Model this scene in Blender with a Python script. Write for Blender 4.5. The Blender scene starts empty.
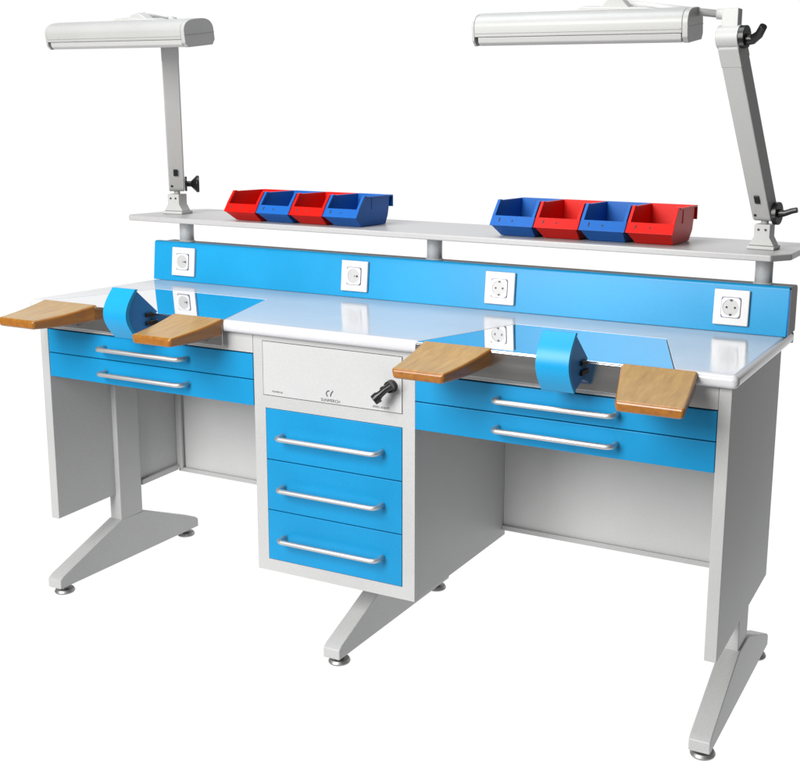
import bpy, bmesh, math, random
from mathutils import Vector, Matrix
random.seed(4)
R = math.radians
sc = bpy.context.scene
C = sc.collection

# ------------------------------------------------------------------ materials
def new_mat(name):
    m = bpy.data.materials.new(name); m.use_nodes = True
    nt = m.node_tree; b = nt.nodes['Principled BSDF']
    return m, nt, b

def paint(name, col, rough=.4, var=.05, bump=.04, bscale=900, spec=.5, coat=0, metal=0, blotch=3.0, rvar=.06):
    """painted / moulded surface: slow colour drift, fine orange-peel bump, uneven gloss"""
    m, nt, b = new_mat(name)
    tc = nt.nodes.new('ShaderNodeTexCoord')
    n1 = nt.nodes.new('ShaderNodeTexNoise'); n1.inputs['Scale'].default_value = blotch; n1.inputs['Detail'].default_value = 6
    n2 = nt.nodes.new('ShaderNodeTexNoise'); n2.inputs['Scale'].default_value = bscale; n2.inputs['Detail'].default_value = 2
    nt.links.new(tc.outputs['Object'], n1.inputs['Vector']); nt.links.new(tc.outputs['Object'], n2.inputs['Vector'])
    cr = nt.nodes.new('ShaderNodeValToRGB')
    cr.color_ramp.elements[0].position = .3; cr.color_ramp.elements[1].position = .7
    cr.color_ramp.elements[0].color = (*[c*(1-var) for c in col], 1)
    cr.color_ramp.elements[1].color = (*[min(1, c*(1+var)) for c in col], 1)
    nt.links.new(n1.outputs['Fac'], cr.inputs['Fac'])
    mx = nt.nodes.new('ShaderNodeMix'); mx.data_type = 'RGBA'; mx.blend_type = 'MULTIPLY'; mx.inputs['Factor'].default_value = .30
    nt.links.new(cr.outputs['Color'], mx.inputs['A']); nt.links.new(n2.outputs['Fac'], mx.inputs['B'])
    nt.links.new(mx.outputs['Result'], b.inputs['Base Color'])
    mr = nt.nodes.new('ShaderNodeMapRange'); mr.inputs['To Min'].default_value = max(.02, rough-rvar); mr.inputs['To Max'].default_value = rough+rvar
    nt.links.new(n1.outputs['Fac'], mr.inputs['Value']); nt.links.new(mr.outputs['Result'], b.inputs['Roughness'])
    bp = nt.nodes.new('ShaderNodeBump'); bp.inputs['Strength'].default_value = bump; bp.inputs['Distance'].default_value = .001
    nt.links.new(n2.outputs['Fac'], bp.inputs['Height']); nt.links.new(bp.outputs['Normal'], b.inputs['Normal'])
    b.inputs['Specular IOR Level'].default_value = spec
    b.inputs['Coat Weight'].default_value = coat; b.inputs['Coat Roughness'].default_value = .08
    b.inputs['Metallic'].default_value = metal
    return m

def wood_mat():
    m, nt, b = new_mat('varnished_wood')
    tc = nt.nodes.new('ShaderNodeTexCoord'); mp = nt.nodes.new('ShaderNodeMapping')
    mp.inputs['Scale'].default_value = (26, 2.2, 26)
    nt.links.new(tc.outputs['Object'], mp.inputs['Vector'])
    n = nt.nodes.new('ShaderNodeTexNoise'); n.inputs['Scale'].default_value = 3.5; n.inputs['Detail'].default_value = 9; n.inputs['Roughness'].default_value = .62; n.inputs['Distortion'].default_value = .35
    nt.links.new(mp.outputs['Vector'], n.inputs['Vector'])
    n2 = nt.nodes.new('ShaderNodeTexNoise'); n2.inputs['Scale'].default_value = 9; n2.inputs['Detail'].default_value = 4
    nt.links.new(tc.outputs['Object'], n2.inputs['Vector'])
    cr = nt.nodes.new('ShaderNodeValToRGB'); e = cr.color_ramp.elements
    e[0].position = .28; e[0].color = (.28, .145, .026, 1); e[1].position = .72; e[1].color = (.43, .255, .062, 1)
    nt.links.new(n.outputs['Fac'], cr.inputs['Fac'])
    mx = nt.nodes.new('ShaderNodeMix'); mx.data_type = 'RGBA'; mx.blend_type = 'MULTIPLY'; mx.inputs['Factor'].default_value = .22
    nt.links.new(cr.outputs['Color'], mx.inputs['A']); nt.links.new(n2.outputs['Fac'], mx.inputs['B'])
    # deeper amber tint on faces that do not point up
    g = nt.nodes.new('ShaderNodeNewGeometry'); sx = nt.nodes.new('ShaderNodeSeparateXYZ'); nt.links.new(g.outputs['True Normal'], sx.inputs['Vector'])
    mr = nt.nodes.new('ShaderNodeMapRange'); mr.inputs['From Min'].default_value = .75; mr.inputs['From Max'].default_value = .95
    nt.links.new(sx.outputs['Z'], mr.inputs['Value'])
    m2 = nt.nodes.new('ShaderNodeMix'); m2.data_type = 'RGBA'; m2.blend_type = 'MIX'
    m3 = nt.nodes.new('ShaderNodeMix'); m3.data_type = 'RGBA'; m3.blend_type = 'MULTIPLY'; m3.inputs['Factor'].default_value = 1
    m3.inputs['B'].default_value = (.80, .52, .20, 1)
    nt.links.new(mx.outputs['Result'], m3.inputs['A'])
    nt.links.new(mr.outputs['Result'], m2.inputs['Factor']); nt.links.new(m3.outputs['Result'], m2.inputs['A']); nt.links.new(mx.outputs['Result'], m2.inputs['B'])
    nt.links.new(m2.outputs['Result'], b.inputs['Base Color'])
    b.inputs['Roughness'].default_value = .34; b.inputs['Coat Weight'].default_value = .3; b.inputs['Coat Roughness'].default_value = .12
    bp = nt.nodes.new('ShaderNodeBump'); bp.inputs['Strength'].default_value = .17; bp.inputs['Distance'].default_value = .001
    nt.links.new(n.outputs['Fac'], bp.inputs['Height']); nt.links.new(bp.outputs['Normal'], b.inputs['Normal'])
    return m

def steel_mat(name, col, rough, sx=4, sy=260, strength=.05):
    m, nt, b = new_mat(name)
    tc = nt.nodes.new('ShaderNodeTexCoord'); mp = nt.nodes.new('ShaderNodeMapping'); mp.inputs['Scale'].default_value = (sx, sy, sy)
    n = nt.nodes.new('ShaderNodeTexNoise'); n.inputs['Scale'].default_value = 1.0; n.inputs['Detail'].default_value = 5
    nt.links.new(tc.outputs['Object'], mp.inputs['Vector']); nt.links.new(mp.outputs['Vector'], n.inputs['Vector'])
    bp = nt.nodes.new('ShaderNodeBump'); bp.inputs['Strength'].default_value = strength; bp.inputs['Distance'].default_value = .0005
    nt.links.new(n.outputs['Fac'], bp.inputs['Height']); nt.links.new(bp.outputs['Normal'], b.inputs['Normal'])
    mr = nt.nodes.new('ShaderNodeMapRange'); mr.inputs['To Min'].default_value = rough*.7; mr.inputs['To Max'].default_value = rough*1.3
    nt.links.new(n.outputs['Fac'], mr.inputs['Value']); nt.links.new(mr.outputs['Result'], b.inputs['Roughness'])
    b.inputs['Base Color'].default_value = (*col, 1); b.inputs['Metallic'].default_value = 1
    return m

GREY = paint('light_grey_powder_coat', (.445, .448, .450), .46, .06, .2, 420)
PANEL = paint('panel_film', (.50, .505, .51), .35, .02, .02, 500)
GREYL = paint('pale_grey_powder_coat', (.53, .533, .535), .46, .06, .2, 420)
WELL = paint('socket_well_plastic', (.50, .50, .50), .35, .01, .01, 900)
LAMPH = paint('lamp_housing_plastic', (.405, .408, .402), .42, .05, .08, 700)
GREYD = paint('grey_powder_coat', (.40, .40, .40), .45, .05, .12, 700)
POST = paint('post_enamel', (.74, .74, .735), .4, .03, .05, 600)
BLUE = paint('blue_satin_paint', (.002, .238, .50), .38, .08, .06, 600, spec=.3, blotch=5)
BLUES = paint('sky_blue_gloss_paint', (.010, .300, .60), .33, .08, .05, 500, spec=.25, blotch=4)
BLUED = paint('blue_box_paint', (.004, .165, .46), .38, .07, .05, 600)
WHITE = paint('white_laminate', (.60, .605, .625), .13, .015, .02, 500, spec=.55, blotch=8, rvar=.06)
SHELF = paint('grey_laminate', (.45, .447, .45), .35, .03, .05, 500)
LAMP = paint('lamp_grey_plastic', (.465, .468, .462), .44, .03, .05, 900)
DIFF = paint('lamp_diffuser_plastic', (.47, .472, .468), .3, .02, .02, 900)
SOCK = paint('socket_white_plastic', (.72, .72, .72), .25, .01, .01, 900)
SOCKG = paint('socket_line_plastic', (.10, .12, .22), .4, .01, .01, 900)
BLACK = paint('black_plastic', (.008, .008, .009), .32, .1, .05, 500)
GAP = paint('dark_gap', (.02, .022, .03), .7, .1, .05, 500)
ALU = steel_mat('brushed_aluminium', (.54, .545, .55), .50, 6, 300, .06)
MIRROR = steel_mat('polished_stainless', (.80, .81, .83), .035, 3, 60, .012)
SKIRT = steel_mat('skirt_stainless', (.66, .65, .63), .16, 3, 90, .05)
HOUSE = paint('backsplash_steel', (.17, .14, .12), .45, .3, .1, 200, spec=.25, blotch=14)
CHROME = steel_mat('dull_chrome', (.33, .33, .325), .48, 30, 30, .1)
RED = paint('red_polypropylene', (.66, .008, .004), .40, .06, .05, 300, spec=.15)
BINB = paint('blue_polypropylene', (.012, .120, .45), .40, .06, .05, 300, spec=.15)
INK = paint('printed_ink', (.05, .05, .06), .5, .02, .0, 300)
WOOD = wood_mat()

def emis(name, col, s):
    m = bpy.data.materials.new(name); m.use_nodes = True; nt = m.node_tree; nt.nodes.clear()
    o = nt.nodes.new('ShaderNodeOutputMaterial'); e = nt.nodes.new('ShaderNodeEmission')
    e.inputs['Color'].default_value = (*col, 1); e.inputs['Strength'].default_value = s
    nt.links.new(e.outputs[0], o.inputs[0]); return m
BACK = emis('glowing_white_sweep', (1, 1, 1), 1.02)  # emission added to the sweep itself, no lamp behind it

# ------------------------------------------------------------------ mesh helpers
def box(bm, x0, x1, y0, y1, z0, z1, mi=0, mat=None):
    vs = [bm.verts.new(v) for v in ((x0,y0,z0),(x1,y0,z0),(x1,y1,z0),(x0,y1,z0),(x0,y0,z1),(x1,y0,z1),(x1,y1,z1),(x0,y1,z1))]
    if mat is not None:
        for v in vs: v.co = mat @ v.co
    for f in ((0,3,2,1),(4,5,6,7),(0,1,5,4),(1,2,6,5),(2,3,7,6),(3,0,4,7)):
        fc = bm.faces.new([vs[i] for i in f]); fc.material_index = mi
    return vs

def prism(bm, pts, axis, a, b, mi=0, mat=None):
    """extrude an outline along an axis. x: pts=(y,z)  y: pts=(x,z)  z: pts=(x,y)"""
    def mk(p, t):
        v = {'x': (t, p[0], p[1]), 'y': (p[0], t, p[1]), 'z': (p[0], p[1], t)}[axis]
        v = Vector(v)
        return bm.verts.new(mat @ v if mat is not None else v)
    A = [mk(p, a) for p in pts]; B = [mk(p, b) for p in pts]
    n = len(pts)
    fs = [bm.faces.new(A), bm.faces.new(B[::-1])]
    for i in range(n): fs.append(bm.faces.new((A[i], B[i], B[(i+1) % n], A[(i+1) % n])))
    for f in fs: f.material_index = mi
    return A, B

def tube(bm, path, r, n=14, mi=0, rads=None, cap=True):
    path = [Vector(p) for p in path]; rings = []
    t0 = (path[1]-path[0]).normalized()
    ref = Vector((0,0,1)) if abs(t0.z) < .9 else Vector((1,0,0))
    u = t0.cross(ref).normalized()
    for i, p in enumerate(path):
        if i == 0: t = path[1]-path[0]
        elif i == len(path)-1: t = path[-1]-path[-2]
        else: t = (path[i+1]-p).normalized() + (p-path[i-1]).normalized()
        t.normalize(); u = (u - t*u.dot(t)).normalized(); w = t.cross(u)
        rr = rads[i] if rads else r
        rings.append([bm.verts.new(p + (u*math.cos(2*math.pi*k/n) + w*math.sin(2*math.pi*k/n))*rr) for k in range(n)])
    for a, b in zip(rings, rings[1:]):
        for k in range(n):
            f = bm.faces.new((a[k], a[(k+1) % n], b[(k+1) % n], b[k])); f.material_index = mi; f.smooth = True
    if cap:
        bm.faces.new(rings[0][::-1]).material_index = mi; bm.faces.new(rings[-1]).material_index = mi

def cyl(bm, a, b, r, r2=None, n=28, mi=0):
    tube(bm, [a, b], r, n, mi, [r, r if r2 is None else r2])

def obj(name, bm, mat, parent=None, bevel=0, seg=2, smooth=False, angle=30, solid=0):
    bmesh.ops.recalc_face_normals(bm, faces=bm.faces[:])
    me = bpy.data.meshes.new(name); bm.to_mesh(me); bm.free()
    for m in (mat if isinstance(mat, (list, tuple)) else [mat]): me.materials.append(m)
    o = bpy.data.objects.new(name, me); C.objects.link(o)
    if smooth:
        for p in me.polygons: p.use_smooth = True
    if solid:
        s = o.modifiers.new('s', 'SOLIDIFY'); s.thickness = solid; s.offset = -1
    if bevel:
        b = o.modifiers.new('b', 'BEVEL'); b.width = bevel; b.segments = seg; b.limit_method = 'ANGLE'; b.angle_limit = R(angle); b.harden_normals = True
        for p in me.polygons: p.use_smooth = True
    if parent is not None:
        o.parent = parent
        # everything is modelled in world coordinates: keep it there
        o.matrix_parent_inverse = parent.matrix_world.inverted() if parent.type != 'EMPTY' else Matrix.Translation(-parent.location)
    return o

def BM(): return bmesh.new()

def thing(name, label, cat, loc, group=None):
    o = bpy.data.objects.new(name, None); C.objects.link(o); o.location = loc; o.empty_display_size = .05
    o['label'] = label; o['category'] = cat
    if group: o['group'] = group
    return o

# ------------------------------------------------------------------ key dimensions (metres)
W = 1.8227
PX0, PX1 = .014, .0396              # side panel, outer and inner face
CX0, CX1 = .689, 1.1193             # drawer cabinet
FY = .021                           # plane of the fronts
YB = .493                           # modesty panel
ZP = .2125
T, TT = .800, .028
ZD = (.5989, .6625, .7242)

bench = thing('workbench', 'long blue and light grey two-seat laboratory workbench with drawers, backsplash and raised shelf', 'workbench', (W/2, .27, 0))

# tabletop with two splayed recesses for the steel work plates
bm = BM()
ins = [((.052, 0), (.148, .309), (.512, .309), (.621, 0)), ((1.132, 0), (1.228, .306), (1.592, .306), (1.701, 0))]
outl = [(0, 0)] + list(ins[0]) + list(ins[1]) + [(W, 0), (W, .545), (0, .545)]
A, B = prism(bm, outl, 'z', T-TT, T)
bmesh.ops.recalc_face_normals(bm, faces=bm.faces[:])
bw = bm.edges.layers.float.new('bevel_weight_edge')
for e in bm.edges:
    a, b = e.verts
    hor = abs(a.co.z-b.co.z) < 1e-6
    front = abs(a.co.y) < 1e-6 and abs(b.co.y) < 1e-6
    side = abs(a.co.x-b.co.x) < 1e-6 and (abs(a.co.x) < 1e-6 or abs(a.co.x-W) < 1e-6)
    corner = (not hor) and abs(a.co.y) < 1e-6 and (a.co.x < .01 or a.co.x > W-.01)
    e[bw] = 1.0 if (front and hor) or (side and hor) or corner else .12
o = obj('tabletop', bm, WHITE, bench)
b = o.modifiers.new('b', 'BEVEL'); b.width = .0125; b.segments = 5; b.limit_method = 'WEIGHT'; b.harden_normals = True
for p in o.data.polygons: p.use_smooth = True

# polished steel work plates with a turned-down front
for q in ins:
    bm = BM()
    g = .0012
    pts = [(q[0][0]+g, -.003), (q[1][0]+g, q[1][1]-g), (q[2][0]-g, q[2][1]-g), (q[3][0]-g, -.003)]
    prism(bm, pts, 'z', T-.004, T-.0004)
    o = obj('work_plate', bm, MIRROR, bench, .0012, 2)
    bm = BM(); box(bm, q[0][0]+g, q[3][0]-g, -.003, -.0005, .739, T-.0043)
    obj('front_skirt', bm, SKIRT, o, .0008, 2)

# side panels
for s, (a, b_) in enumerate(((PX0, PX1), (W-PX1, W-PX0))):
    bm = BM()
    prism(bm, [(.019, ZP-.002), (.482, .226), (.482, T-TT), (.019, T-TT)], 'x', a, b_)
    o = obj('side_panel', bm, GREY, bench, .0018, 3)
    bm = BM(); xi = (PX1, PX1+.010) if s == 0 else (W-PX1-.010, W-PX1)
    prism(bm, [(.32, .219), (.474, .2236), (.474, .239), (.32, .2345)], 'x', *xi)
    obj('bottom_flange', bm, GREY, o, .001, 1)

# modesty panel: two bays with a folded bottom rail and corner posts
for (a, b_) in ((PX1, CX0), (CX1, W-PX1)):
    bm = BM(); box(bm, a, b_, YB, YB+.018, .2165, T-TT)
    o = obj('back_panel', bm, GREYL, bench, .001, 1)
    bm = BM(); box(bm, a, b_, YB-.008, YB-.0002, .2155, .2285)
    obj('bottom_rail', bm, GREY, o, .0012, 2)
bm = BM(); box(bm, PX1+.0005, PX1+.022, YB-.016, YB-.0085, .229, T-TT-.001)
obj('corner_post', bm, GREY, bench, .001, 1)

# aprons above the drawers
for (a, b_) in ((PX1, CX0), (CX1, W-PX1)):
    bm = BM(); box(bm, a+.0005, b_-.0005, FY, FY+.016, ZD[2]+.0015, T-TT)
    obj('apron', bm, GREY, bench, .001, 1)

def handle(cx, z, w, parent):
    bm = BM(); r = .0056; yb, yf = FY, FY-.034; rc = .014
    x0, x1 = cx-w/2, cx+w/2
    path = [(x0, yb, z)]
    for k in range(6):
        t = k/5*math.pi/2; path.append((x0+rc-rc*math.cos(t), yf+rc-rc*math.sin(t), z))
    for k in range(6):
        t = k/5*math.pi/2; path.append((x1-rc+rc*math.sin(t), yf+rc-rc*math.cos(t), z))
    path.append((x1, yb, z))
    tube(bm, path, r, 16)
    return obj('handle', bm, ALU, parent)

def drawer(x0, x1, z0, z1, y, hw, depth=.38):
    g = .0011
    bm = BM(); box(bm, x0+g, x1-g, y, y+.017, z0+g, z1-g)
    d = obj('drawer', bm, BLUE, bench, .0014, 3)
    handle((x0+x1)/2, (z0+z1)/2+.001, hw, d)
    bm = BM(); box(bm, x0+.012, x1-.012, y+.018, y+depth, z0+.006, z1-.012)
    obj('drawer_box', bm, GREYD, d)
    return d
for (a, b_) in ((PX1, CX0), (CX1, W-PX1)):
    drawer(a, b_, ZD[1], ZD[2], FY-.001, .262)
    drawer(a, b_, ZD[0], ZD[1], FY-.001, .262)

# pedestal cabinet: front frame ring, carcass, control panel
z0, z1, fr = .1972, T-TT, .0312
dz0, dz1, cpz0, cpz1 = .2266, .5995, .631, .757
yf = FY+.001
bm = BM()
box(bm, CX0, CX0+fr, yf, yf+.022, z0, z1); box(bm, CX1-fr, CX1, yf, yf+.022, z0, z1)
box(bm, CX0+fr, CX1-fr, yf, yf+.022, z0, dz0); box(bm, CX0+fr, CX1-fr, yf, yf+.022, dz1, z1)
bmesh.ops.remove_doubles(bm, verts=bm.verts[:], dist=1e-5)
cab = obj('cabinet', bm, GREY, bench)
bm = BM(); box(bm, CX0, CX1, yf+.022, .505, z0, z1)
obj('carcass', bm, GREY, cab, .0012, 2)
bm = BM(); box(bm, CX0+fr-.001, CX1-fr+.001, yf+.0195, yf+.0215, dz0-.001, dz1+.001)
obj('shadow_gap', bm, GAP, cab)
h = (dz1-dz0)/3
for k in range(3):
    drawer(CX0+fr, CX1-fr, dz0+k*h, dz0+(k+1)*h, yf-.0012, .268, .018)
# control panel with printed marks and a black lever tap
bm = BM(); box(bm, .7165, 1.087, yf-.0016, yf-.0002, cpz0, cpz1)
cp = obj('control_panel', bm, PANEL, bench, .0006, 2)
bm = BM()
box(bm, .7153, 1.0882, yf-.0009, yf-.0001, cpz0-.0013, cpz1+.0013)
obj('panel_outline', bm, INK, cp)
def text(s, x, z, size, parent, y):
    cu = bpy.data.curves.new('txt', 'FONT'); cu.body = s; cu.size = size; cu.align_x = 'CENTER'; cu.extrude = .0001
    t = bpy.data.objects.new('txt', cu); C.objects.link(t)
    bpy.context.view_layer.update()
    me = bpy.data.meshes.new_from_object(t); bpy.data.objects.remove(t)
    me.transform(Matrix.Translation((x, y, z)) @ Matrix.Rotation(R(90), 4, 'X')); me.materials.append(INK)
    o = bpy.data.objects.new('printed_lettering', me); C.objects.link(o); o.parent = parent
    return o
text('SUNMERCH', .902, .6345, .0098, cp, yf-.0019)
text('POWER IN', .756, .6385, .0062, cp, yf-.0019)
text('SPEED ADJUST', 1.035, .6365, .0068, cp, yf-.0019)
bm = BM()
pts = [(.898+.007*math.cos(t), yf-.0019, .653+.007*math.sin(t)) for t in [R(a) for a in range(80, 260, 20)]]
tube(bm, pts, .0011, 8)
tube(bm, [(.902, yf-.0019, .648), (.904, yf-.0019, .655), (.909, yf-.0019, .661)], .0012, 8)
obj('printed_emblem', bm, INK, cp)
bm = BM()
cyl(bm, (1.062, yf-.0016, .690), (1.062, yf-.016, .690), .015, .013)
cyl(bm, (1.062, yf-.016, .690), (1.058, yf-.034, .686), .008, .009)
tube(bm, [(1.080, yf-.030, .700), (1.066, yf-.034, .690), (1.054, yf-.038, .678), (1.045, yf-.040, .669)], .009, 16, 0, [.0095, .0075, .008, .012])
cyl(bm, (1.049, yf-.036, .672), (1.041, yf-.044, .664), .0125, .0115)
obj('tap_knob', bm, BLACK, cp, .001, 2)

# T legs
def leg(x0, x1, colx0, colx1, ztop):
    bm = BM()
    prism(bm, [(-.004, .0225), (.545, .0225), (.545, .047), (.533, .056), (.318, .1425), (.225, .1445), (.008, .056), (-.004, .047)], 'x', x0, x1)
    box(bm, colx0, colx1, .2255, .311, .1427, ztop)
    o = obj('leg', bm, GREY, bench, .0028, 3)
    xm = (x0+x1)/2
    for y in (.030, .513):
        b2 = BM()
        cyl(b2, (xm, y, 0.0005), (xm, y, .0045), .0245, .0265)
        cyl(b2, (xm, y, .0045), (xm, y, .011), .0265, .023)
        cyl(b2, (xm, y, .011), (xm, y, .0225), .011)
        obj('levelling_foot', b2, CHROME, o, .0008, 2)
leg(.0109, .0557, .0155, .0548, T-TT-.001)
leg(.8892, .934, .8900, .9330, .1968)
leg(W-.0557, W-.0109, W-.0548, W-.0155, T-TT-.001)

# backsplash: folded blue front on a steel housing
def bs_y(z): return .456 + (z-T)/.112*.011
bm = BM()
arc = [(bs_y(.905)+.007-.007*math.cos(t), .905+.007*math.sin(t)) for t in [R(a) for a in (0, 22, 45, 67, 90)]]
prof = [(.456, T+.0005)] + arc + [(.486, .912), (.486, .9095), (.474, .9095), (.459, T+.0005)]
prism(bm, prof, 'x', 0.0, W-.002)
bs = obj('backsplash', bm, BLUES, bench, .0012, 2, angle=40)
bm = BM()
prism(bm, [(.4745, T+.0005), (.4745, .9090), (.545, .9090), (.552, .902), (.552, T+.0005)], 'x', .004, W+.0005)
hs = obj('backsplash_housing', bm, HOUSE, bench, .003, 3)
bm = BM()
box(bm, W-.0018, W+.001, .4585, .474, T+.002, .906)
obj('end_fold', bm, BLUED, bs, .001, 2)

def schuko(cx, cz, earth):
    # wall plate lying on the sloping front
    ang = math.atan2(.011, .112)
    M = Matrix.Translation((cx, bs_y(cz), cz)) @ Matrix.Rotation(-ang, 4, 'X')
    bm = BM(); box(bm, -.0405, .0405, -.009, -.0002, -.0405, .0405, 0, M)
    p = obj('power_socket', bm, SOCK, bench, .0025, 3)
    bm = BM()
    def rr(hw, hh, r, bulge):
        pts = []
        for (sx, sy, a0) in ((1, 1, 0), (-1, 1, 90), (-1, -1, 180), (1, -1, 270)):
            for k in range(5):
                a = R(a0+k*22.5); pts.append((sx*(hw-r)+r*math.cos(a), sy*(hh-r)+r*math.sin(a)))
        return pts
    prism(bm, rr(.0225, .0235, .004, 0), 'y', -.0102, -.0091, 0, M)
    obj('socket_seam', bm, SOCKG, p)
    bm = BM()
    # insert with a round well: ring of quads, well wall and floor
    outer = rr(.0214, .0224, .004, 0); n = 40; rw = .0188
    O = []; I_ = []; F = []
    for k in range(n):
        a = 2*math.pi*k/n; c, s = math.cos(a), math.sin(a)
        t = min(.0214/max(abs(c), 1e-6), .0224/max(abs(s), 1e-6)); t = min(t, .0275)
        O.append(bm.verts.new(M @ Vector((c*t, -.0120, s*t)))); I_.append(bm.verts.new(M @ Vector((c*rw, -.0120, s*rw)))); F.append(bm.verts.new(M @ Vector((c*rw*.97, -.0104, s*rw*.97))))
    O2 = [bm.verts.new(v.co + (M.to_3x3() @ Vector((0, .0018, 0)))) for v in O]
    for k in range(n):
        j = (k+1) % n
        bm.faces.new((O[k], O[j], I_[j], I_[k])); bm.faces.new((I_[k], I_[j], F[j], F[k])); bm.faces.new((O2[k], O2[j], O[j], O[k]))
    obj('socket_insert', bm, SOCK, p)
    bm = BM(); bm.faces.new([bm.verts.new(M @ Vector((math.cos(2*math.pi*k/n)*rw*.985, -.01045, math.sin(2*math.pi*k/n)*rw*.985))) for k in range(n)])
    obj('socket_well', bm, WELL, p)
    for sx, rad in ((-.0095, .0026), (.0095, .0026)) if earth else ((.003, .0016), (.010, .0028)):
        bm = BM(); cyl(bm, M @ Vector((sx, -.0109, 0)), M @ Vector((sx, -.0100, 0)), rad, n=14)
        obj('pin_hole', bm, BLACK, p)
    if earth:
        for sz in (-.0165, .0165):
            bm = BM(); box(bm, -.0024, .0024, -.0124, -.0102, sz-.0022, sz+.0022, 0, M)
            obj('earth_contact', bm, BLACK, p)
for cx, e in ((.1135, False), (.690, False), (1.115, True), (1.695, True)): schuko(cx, .857, e)

# raised shelf on three posts
ZS = .9766
bm = BM()
ch = .034
prism(bm, [(.006, .3615), (1.829-ch, .3615), (1.829, .3615+ch*1.7), (1.829, .660), (1.805, .690), (.02, .690), (-.014, .655), (-.014, .385)], 'z', ZS, ZS+.0145)
obj('shelf', bm, SHELF, bench, .003, 3)
for x in (.082, .900, 1.752):
    bm = BM(); cyl(bm, (x, .511, .9095), (x, .511, ZS), .0200, n=32)
    o = obj('shelf_post', bm, POST, bench)
    bm = BM(); cyl(bm, (x, .511, .9092), (x, .511, .9125), .0235, .0225, n=32)
    obj('post_collar', bm, POST, o)

# hand rests and suction funnel boxes
def armrest(rl, rr, fl, fr_, yfr, zr, zf):
    """rear edge rl..rr at the table front, tip fl..fr_ at yfr; zr / zf top heights"""
    bm = BM()
    th_r, th_f = .041, .021
    yr = .006
    def P(x, y, z): return bm.verts.new((x, y, z))
    n = 6; rows = []
    for k in range(n+1):
        t = k/n
        e = t
        xl, xr = rl+(fl-rl)*t, rr+(fr_-rr)*t
        y = yr+(yfr-yr)*t; zt = zr+(zf-zr)*t - .003*math.sin(math.pi*t)
        zb = zt-(th_r+(th_f-th_r)*t)
        rows.append([P(xl, y, zt), P(xr, y, zt), P(xr-.004, y, zb), P(xl+.004, y, zb)])
    for a, b in zip(rows, rows[1:]):
        for i in range(4): bm.faces.new((a[i], a[(i+1) % 4], b[(i+1) % 4], b[i]))
    bm.faces.new(rows[0]); bm.faces.new(rows[-1][::-1])
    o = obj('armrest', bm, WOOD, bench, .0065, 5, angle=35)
    bm = BM(); xm = (rl+rr)/2
    prism(bm, [(.004, .742), (.004, zr-.038), (-.050, zr-.046), (-.050, zr-.050)], 'x', xm-.025, xm+.025)
    obj('armrest_bracket', bm, GREYD, o, .0015, 2)
AZ = T+.004
armrest(.052, .232, .072, .190, -.158, AZ, .782)
armrest(.470, .622, .490, .604, -.158, AZ, .780)
armrest(1.150, 1.315, 1.165, 1.285, -.158, AZ, .775)
armrest(1.590, 1.745, 1.635, 1.768, -.160, AZ-.002, .766)

def suction_box(cx, dz=0):
    hw = .035
    bm = BM()
    fr = []
    n = 12
    for k in range(n+1):
        t = k/n; z = .742+.120*t
        y = -.052 - .034*math.sin(math.pi*t)
        fr.append((y, z+dz))
    pts = fr + [(.030, .792+dz), (.028, .772+dz)]
    prism(bm, pts, 'x', cx-hw+.002, cx+hw-.002)
    o = obj('suction_box', bm, BLUED, bench, .001, 2, angle=50)
    # rolled front skin, slightly wider than the hood
    bm = BM()
    sk = [(y-.0012, z) for y, z in fr]; sk2 = [(y+.010, z) for y, z in fr[1:-1]][::-1]
    prism(bm, sk+[(fr[-1][0]+.009, fr[-1][1]-.001)]+sk2+[(fr[0][0]+.009, fr[0][1]+.001)], 'x', cx-hw, cx+hw)
    obj('front_skin', bm, BLUES, o, .0008, 2, angle=50)
    for zz in (.797, .777):
        bm = BM(); box(bm, cx+hw-.0025, cx+hw+.004, -.022, .002, zz-.006+dz, zz+.004+dz)
        obj('clip', bm, BLACK, o, .001, 2)
    bm = BM(); cyl(bm, (cx-.02, .030, .780+dz), (cx-.02, -.002, .780+dz), .012)
    obj('spigot', bm, CHROME, o)
suction_box(.374)
suction_box(1.482)

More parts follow.
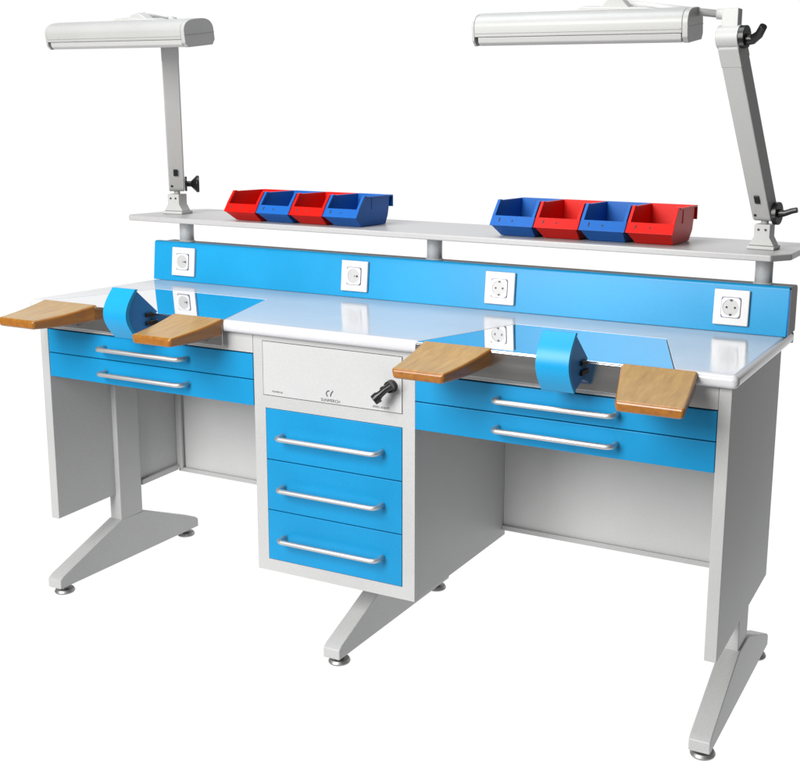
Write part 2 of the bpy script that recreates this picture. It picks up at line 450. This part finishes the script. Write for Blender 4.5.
# ------------------------------------------------------------------ lamps
def lamp(label, base, swivel, lean, L, hx0, hx1, hy, hz, hump, knob_style, hs=1.0):
    t = thing('desk_lamp', label, 'desk lamp', (base[0], base[1], ZS+.0145), 'task lamps on the raised shelf')
    zb = ZS+.0147
    bx, by = base
    S = Matrix.Translation((bx, by, 0)) @ Matrix.Rotation(swivel*.25, 4, 'Z')
    # bracket: base flange, waisted block
    bm = BM()
    box(bm, -.031, .031, -.030, .030, zb, zb+.008, 0, S)
    prism(bm, [(-.029, zb+.0082), (.029, zb+.0082), (.018, zb+.028), (.018, zb+.056), (-.018, zb+.056), (-.018, zb+.028)], 'y', -.022, .022, 0, S)
    o = obj('base_bracket', bm, LAMP, t, .002, 2)
    for sx in (-.008, .008):
        bm = BM(); cyl(bm, S @ Vector((sx, -.0235, zb+.044)), S @ Vector((sx, -.021, zb+.044)), .0026, n=12)
        obj('screw', bm, BLACK, o)
    bm = BM(); cyl(bm, (bx, by, zb+.056), (bx, by, zb+.068), .0085)
    obj('neck', bm, LAMP, o)
    # arm
    piv = Vector((bx, by, zb+.076))
    A = Matrix.Translation(piv) @ Matrix.Rotation(swivel, 4, 'Z') @ Matrix.Rotation(lean, 4, 'X')
    w, d = .043, .046
    bm = BM()
    pr = [(-d/2, .012), (-d/2, L-.02), (d/2, L-.02), (d/2, .012)]
    lo = [(d/2*math.cos(R(a)), .010+d/2*.9*math.sin(R(a))) for a in range(0, -181, -20)]
    prism(bm, [(-d/2, L-.010)] + [(d/2, L-.010)] + lo, 'x', -w/2, w/2, 0, A)
    arm = obj('arm', bm, LAMP, t, .003, 3, angle=40)
    bm = BM()
    prism(bm, [(-d/2-.0007, L-.055), (-d/2-.0007, L-.0125), (d/2+.0007, L-.0125), (d/2+.0007, L-.055)], 'x', -w/2-.0007, w/2+.0007, 0, A)
    obj('arm_collar', bm, LAMP, arm, .002, 2)
    bm = BM(); box(bm, -.007, .005, -d/2-.0035, -d/2+.002, .050, .070, 0, A)
    obj('power_switch', bm, BLACK, arm, .001, 2)
    bm = BM(); cyl(bm, A @ Vector((-.013, -d/2-.0015, .016)), A @ Vector((-.013, -d/2+.002, .016)), .0032, n=14)
    obj('screw', bm, BLACK, arm)
    # top knuckle barrel
    bm = BM(); cyl(bm, A @ Vector((-w/2-.003, 0, L)), A @ Vector((w/2+.001, 0, L)), .0235)
    obj('knuckle', bm, LAMP, t, .0015, 2)
    # knobs
    bm = BM()
    X = lambda x, y, z: A @ Vector((x, y, z))
    if knob_style == 'lever':
        cyl(bm, X(w/2+.001, 0, .006), X(w/2+.012, 0, .006), .0255)
        tube(bm, [X(w/2+.012, 0, .006), X(w/2+.026, 0, .008), X(w/2+.040, .004, .012), X(w/2+.052, .006, .014)], .007, 14, 0, [.010, .0068, .0065, .0062])
    else:
        cyl(bm, X(w/2+.001, 0, .010), X(w/2+.007, 0, .010), .021)
        cyl(bm, X(w/2+.007, 0, .010), X(w/2+.020, 0, .010), .008)
        tube(bm, [X(w/2+.018, 0, .010), X(w/2+.034, 0, .010), X(w/2+.041, 0, .010)], .01, 20, 0, [.008, .0245, .0235])
    obj('lower_knob', bm, BLACK, t, .001, 2)
    bm = BM()
    if knob_style == 'lever':
        cyl(bm, X(w/2+.0012, 0, L), X(w/2+.013, 0, L), .0225)
        tube(bm, [X(w/2+.010, 0, L-.006), X(w/2+.024, 0, L-.006), X(w/2+.038, 0, L+.004), X(w/2+.050, 0, L+.022)], .008, 14, 0, [.012, .010, .0085, .0078])
    else:
        cyl(bm, X(w/2+.0012, 0, L-.004), X(w/2+.006, 0, L-.004), .016)
    obj('upper_knob', bm, BLACK, t, .001, 2)
    # swivel block and rod up to the head bracket
    top = A @ Vector((0, 0, L))
    bl = Matrix.Translation(top) @ Matrix.Rotation(swivel*.5, 4, 'Z')
    bm = BM(); box(bm, -.017, .017, -.013, .013, .018, .055, 0, bl)
    obj('swivel_block', bm, LAMP, t, .002, 2)
    xc = hx0+(hx1-hx0)*hump
    hc = Vector((xc, hy, hz))
    bm = BM()
    st = bl @ Vector((-.010 if top.x > xc else .010, 0, .043))
    en = hc + Vector((0, .010, .048))
    tube(bm, [st, st.lerp(en, .5), en], .0075, 16)
    cyl(bm, st+Vector((.012, 0, 0)), st+(en-st).normalized()*.02, .0105, n=20)
    obj('rod', bm, LAMP, t)
    # head: domed housing, diffuser, caps
    roll = R(8.5)
    Hm = Matrix.Translation((0, hy, hz)) @ Matrix.Rotation(roll, 4, 'X')
    dome = [(-.056, -.012)] + [(-.056*math.cos(a)**.62 if math.cos(a) > 0 else .056*abs(math.cos(a))**.62, .004+.030*math.sin(a)**.9) for a in [R(k) for k in range(4, 177, 9)]] + [(.056, -.012)]
    bm = BM(); prism(bm, dome, 'x', hx0+.006, hx1-.012, 0, Hm)
    head = obj('lamp_head', bm, LAMPH, t, .0012, 2, angle=40)
    # ribs pressed into the housing
    for u, v in ((-.0562, -.004), (-.0545, .008)):
        bm = BM(); prism(bm, [(u-.0012, v-.001), (u-.0012, v+.001), (u+.003, v+.001), (u+.003, v-.001)], 'x', hx0+.008, hx1-.014, 0, Hm)
        obj('rib', bm, LAMPH, head, .0004, 1)
    bm = BM(); prism(bm, [(-.053, -.0122), (.053, -.0122), (.052, -.024), (.044, -.031), (-.044, -.031), (-.052, -.024)], 'x', hx0+.012, hx1-.014, 0, Hm)
    obj('diffuser', bm, DIFF, head, .002, 2)
    for (a, b_) in ((hx0, hx0+.0058), (hx1-.0118, hx1)):
        sc_ = 1.0
        capo = [(u*sc_, v*sc_) for u, v in dome[1:-1]] + [(.0560, -.020), (.046, -.0315), (-.046, -.0315), (-.0560, -.020)]
        bm = BM(); prism(bm, capo, 'x', a, b_, 0, Hm)
        cpo = obj('end_cap', bm, LAMPH, head, .0015, 3, angle=40)
    bm = BM(); box(bm, hx1-.006, hx1+.0006, -.0560, .0560, -.0015, -.0003, 0, Hm)
    obj('cap_seam', bm, GREYD, head)
    # hump bracket over the housing
    bm = BM()
    prism(bm, [(xc-.085*hs, .0325), (xc+.095*hs, .0325), (xc+.070*hs, .037), (xc-.070*hs, .034+.008*hs), (xc-.083*hs, .037)], 'y', -.022, .020, 0, Hm)
    prism(bm, [(xc-.032, .036), (xc+.035, .036), (xc+.018, .036+.017*hs*hs), (xc+.004, .036+.024*hs*hs), (xc-.012, .036+.020*hs*hs)], 'y', -.014, .014, 0, Hm)
    obj('head_bracket', bm, LAMP, t, .003, 3)
lamp('grey jointed lamp whose arm stands upright, on the shelf left of all the bins', (.068, .492), R(40), R(28), .449, -.055, .402, .213, 1.465, .60, 'cone', .80)
lamp('grey jointed lamp with black lever knobs, on the shelf right of all the bins', (1.751, .492), R(-9), R(34.5), .443, 1.173, 1.645, .222, 1.456, .645, 'lever')

# ------------------------------------------------------------------ open-front storage bins
def bin_mesh(name, mat):
    bm = BM()
    secs = [(0, .040, .167, .0430), (.0255, .0, .168, .0500), (.046, .016, .171, .0510), (.080, .044, .174, .0515)]
    Rr = []
    for z, a, b_, hw in secs:
        Rr.append([bm.verts.new(v) for v in ((-hw, a, z), (hw, a, z), (hw, b_, z), (-hw, b_, z))])
    bm.faces.new(Rr[0])
    for i in range(3):
        for k in range(4):
            if i == 2 and k == 0: continue
            bm.faces.new((Rr[i][k], Rr[i][(k+1) % 4], Rr[i+1][(k+1) % 4], Rr[i+1][k]))
    me = bpy.data.meshes.new(name)
    bmesh.ops.recalc_face_normals(bm, faces=bm.faces[:])
    bm.to_mesh(me); bm.free()
    me.materials.append(mat)
    return me
def extras_mesh(name, mat):
    bm = BM()
    # rim flanges along the top, stacking hook at the back, thickened lip, skids
    for s in (-1, 1):
        xa, xb = sorted((s*.0510, s*.0545)); box(bm, xa, xb, .052, .176, .0765, .0805)
        xa, xb = sorted((s*.0505, s*.0525)); box(bm, xa, xb, .080, .0830, .045, .0763)
    box(bm, -.0545, .0545, .1742, .1900, .0765, .0805)
    box(bm, -.0545, .0545, .1868, .1900, .048, .0763)
    # slanting side edges of the mouth
    for s in (-1, 1):
        xa, xb = sorted((s*.0460, s*.0535))
        prism(bm, [(.0125, .0455), (.0125, .0490), (.0410, .0825), (.0520, .0825), (.0520, .0795), (.018, .0455)], 'x', xa, xb)
    # lip
    prism(bm, [(-.0030, .0258), (.0130, .0480), (.0155, .0470), (-.0002, .0252)], 'x', -.0540, .0540)
    me = bpy.data.meshes.new(name)
    bmesh.ops.recalc_face_normals(bm, faces=bm.faces[:]); bm.to_mesh(me); bm.free(); me.materials.append(mat); return me
def mark_mesh():
    bm = BM()
    cyl(bm, (0, .0050, .0380), (0, .0075, .0362), .0022, n=10)
    me = bpy.data.meshes.new('lip_hole'); bm.to_mesh(me); bm.free(); me.materials.append(GAP)
    bm = BM(); prism(bm, [(.0030, .0350), (.0082, .0430), (.0110, .0410), (.006, .033)], 'x', -.034, -.0312); m2 = bpy.data.meshes.new('lip_slot'); bm.to_mesh(m2); bm.free(); m2.materials.append(GAP)
    return me, m2
me_b = {'red': bin_mesh('bin_red', RED), 'blue': bin_mesh('bin_blue', BINB)}
me_e = {'red': extras_mesh('rim_red', RED), 'blue': extras_mesh('rim_blue', BINB)}
me_m = mark_mesh()
def storage_bin(col, x, y, sc_, label, rz=0):
    o = bpy.data.objects.new('storage_bin', me_b[col]); C.objects.link(o)
    o.location = (x, y, ZS+.0155); o.scale = (sc_,)*3; o.rotation_euler.z = rz
    s = o.modifiers.new('s', 'SOLIDIFY'); s.thickness = .0022; s.offset = -1
    b = o.modifiers.new('b', 'BEVEL'); b.width = .0026; b.segments = 3; b.limit_method = 'ANGLE'
    for p in o.data.polygons: p.use_smooth = True
    b.harden_normals = True
    o['label'] = label; o['category'] = 'storage bin'; o['group'] = 'red and blue storage bins on the raised shelf'
    e = bpy.data.objects.new('rim', me_e[col]); C.objects.link(e); e.parent = o
    b = e.modifiers.new('b', 'BEVEL'); b.width = .0008; b.segments = 2; b.limit_method = 'ANGLE'
    for nm, mm in zip(('lip_hole', 'lip_slot'), me_m):
        m = bpy.data.objects.new(nm, mm); C.objects.link(m); m.parent = o
    return o
L_lab = ['red open-front bin nearest the left lamp, outermost of the left row of bins',
         'blue open-front bin between the two red bins of the left row',
         'red open-front bin between the two blue bins of the left row',
         'blue open-front bin at the right end of the left row, its whole side showing']
R_lab = ['blue open-front bin at the left end of the right row of bins',
         'red open-front bin between the two blue bins of the right row',
         'blue open-front bin between the two red bins of the right row',
         'red open-front bin nearest the right lamp, its whole side showing']
for k in range(4):
    storage_bin(('red', 'blue')[k % 2], .384+.1025*k, .372+.004*k, .955, L_lab[k])
for k in range(4):
    storage_bin(('blue', 'red')[k % 2], 1.171+.1135*k, .392+.002*k, 1.04, R_lab[k])

# ------------------------------------------------------------------ backdrop: white sweep, glow added so it stays shadowless; also lights the bench
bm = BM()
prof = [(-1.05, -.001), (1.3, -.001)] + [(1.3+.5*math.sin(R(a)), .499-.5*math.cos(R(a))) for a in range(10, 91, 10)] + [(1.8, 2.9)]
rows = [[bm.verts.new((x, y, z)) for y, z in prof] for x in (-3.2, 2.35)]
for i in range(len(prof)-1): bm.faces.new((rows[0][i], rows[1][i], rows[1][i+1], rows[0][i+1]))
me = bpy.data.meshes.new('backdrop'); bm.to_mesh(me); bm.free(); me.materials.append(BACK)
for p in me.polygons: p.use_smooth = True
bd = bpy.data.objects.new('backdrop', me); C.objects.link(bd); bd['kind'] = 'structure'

# ------------------------------------------------------------------ light
w = bpy.data.worlds.new('World'); sc.world = w; w.use_nodes = True
bg = w.node_tree.nodes['Background']; bg.inputs['Color'].default_value = (1, 1, 1, 1); bg.inputs['Strength'].default_value = .17
def area(name, loc, tgt, size, power, col=(1, 1, 1), sy=None):
    l = bpy.data.lights.new(name, 'AREA'); l.energy = power; l.color = col; l.size = size
    if sy: l.shape = 'RECTANGLE'; l.size_y = sy
    o = bpy.data.objects.new(name, l); C.objects.link(o); o.location = loc
    o.rotation_euler = (Vector(tgt)-Vector(loc)).to_track_quat('-Z', 'Y').to_euler()
    return o
area('key_softbox', (.45, -3.2, 2.6), (1.0, .2, .6), 1.8, 214, (1, .985, .96))
area('low_fill', (-.2, -3.1, 1.25), (1.0, .4, .45), 1.0, 46, (1, 1, 1))  # unseen fill added low in front to brighten fronts and back panels
area('top_fill', (.6, .0, 3.2), (.9, .3, .6), 1.6, 44, (.93, .96, 1))  # unseen overhead fill that lifts the shelf and bin interiors

# ------------------------------------------------------------------ camera
cam = bpy.data.cameras.new('Camera'); co = bpy.data.objects.new('Camera', cam); C.objects.link(co)
yaw, pit, rol, f, cx, cy = 0.4390121268, -0.19542794, 0.01756715, 1107.54, 497.244, 349.285
fw = Vector((-math.sin(yaw)*math.cos(pit), math.cos(yaw)*math.cos(pit), math.sin(pit)))
rt = Vector((math.cos(yaw), math.sin(yaw), 0)); up = rt.cross(fw)
r2 = rt*math.cos(rol)+up*math.sin(rol); u2 = -rt*math.sin(rol)+up*math.cos(rol)
M = Matrix((r2, u2, -fw)).transposed().to_4x4(); M.translation = (2.27204, -2.01766, 1.24319)
co.matrix_world = M
cam.sensor_fit = 'HORIZONTAL'; cam.sensor_width = 36; cam.lens = f/800*36
cam.shift_x = (400-cx)/800; cam.shift_y = (cy-380.5)/800
cam.clip_start = .02; cam.clip_end = 100
sc.camera = co
sc.view_settings.view_transform = 'Standard'; sc.view_settings.look = 'None'; sc.view_settings.exposure = 0
sc.cycles.max_bounces = 8
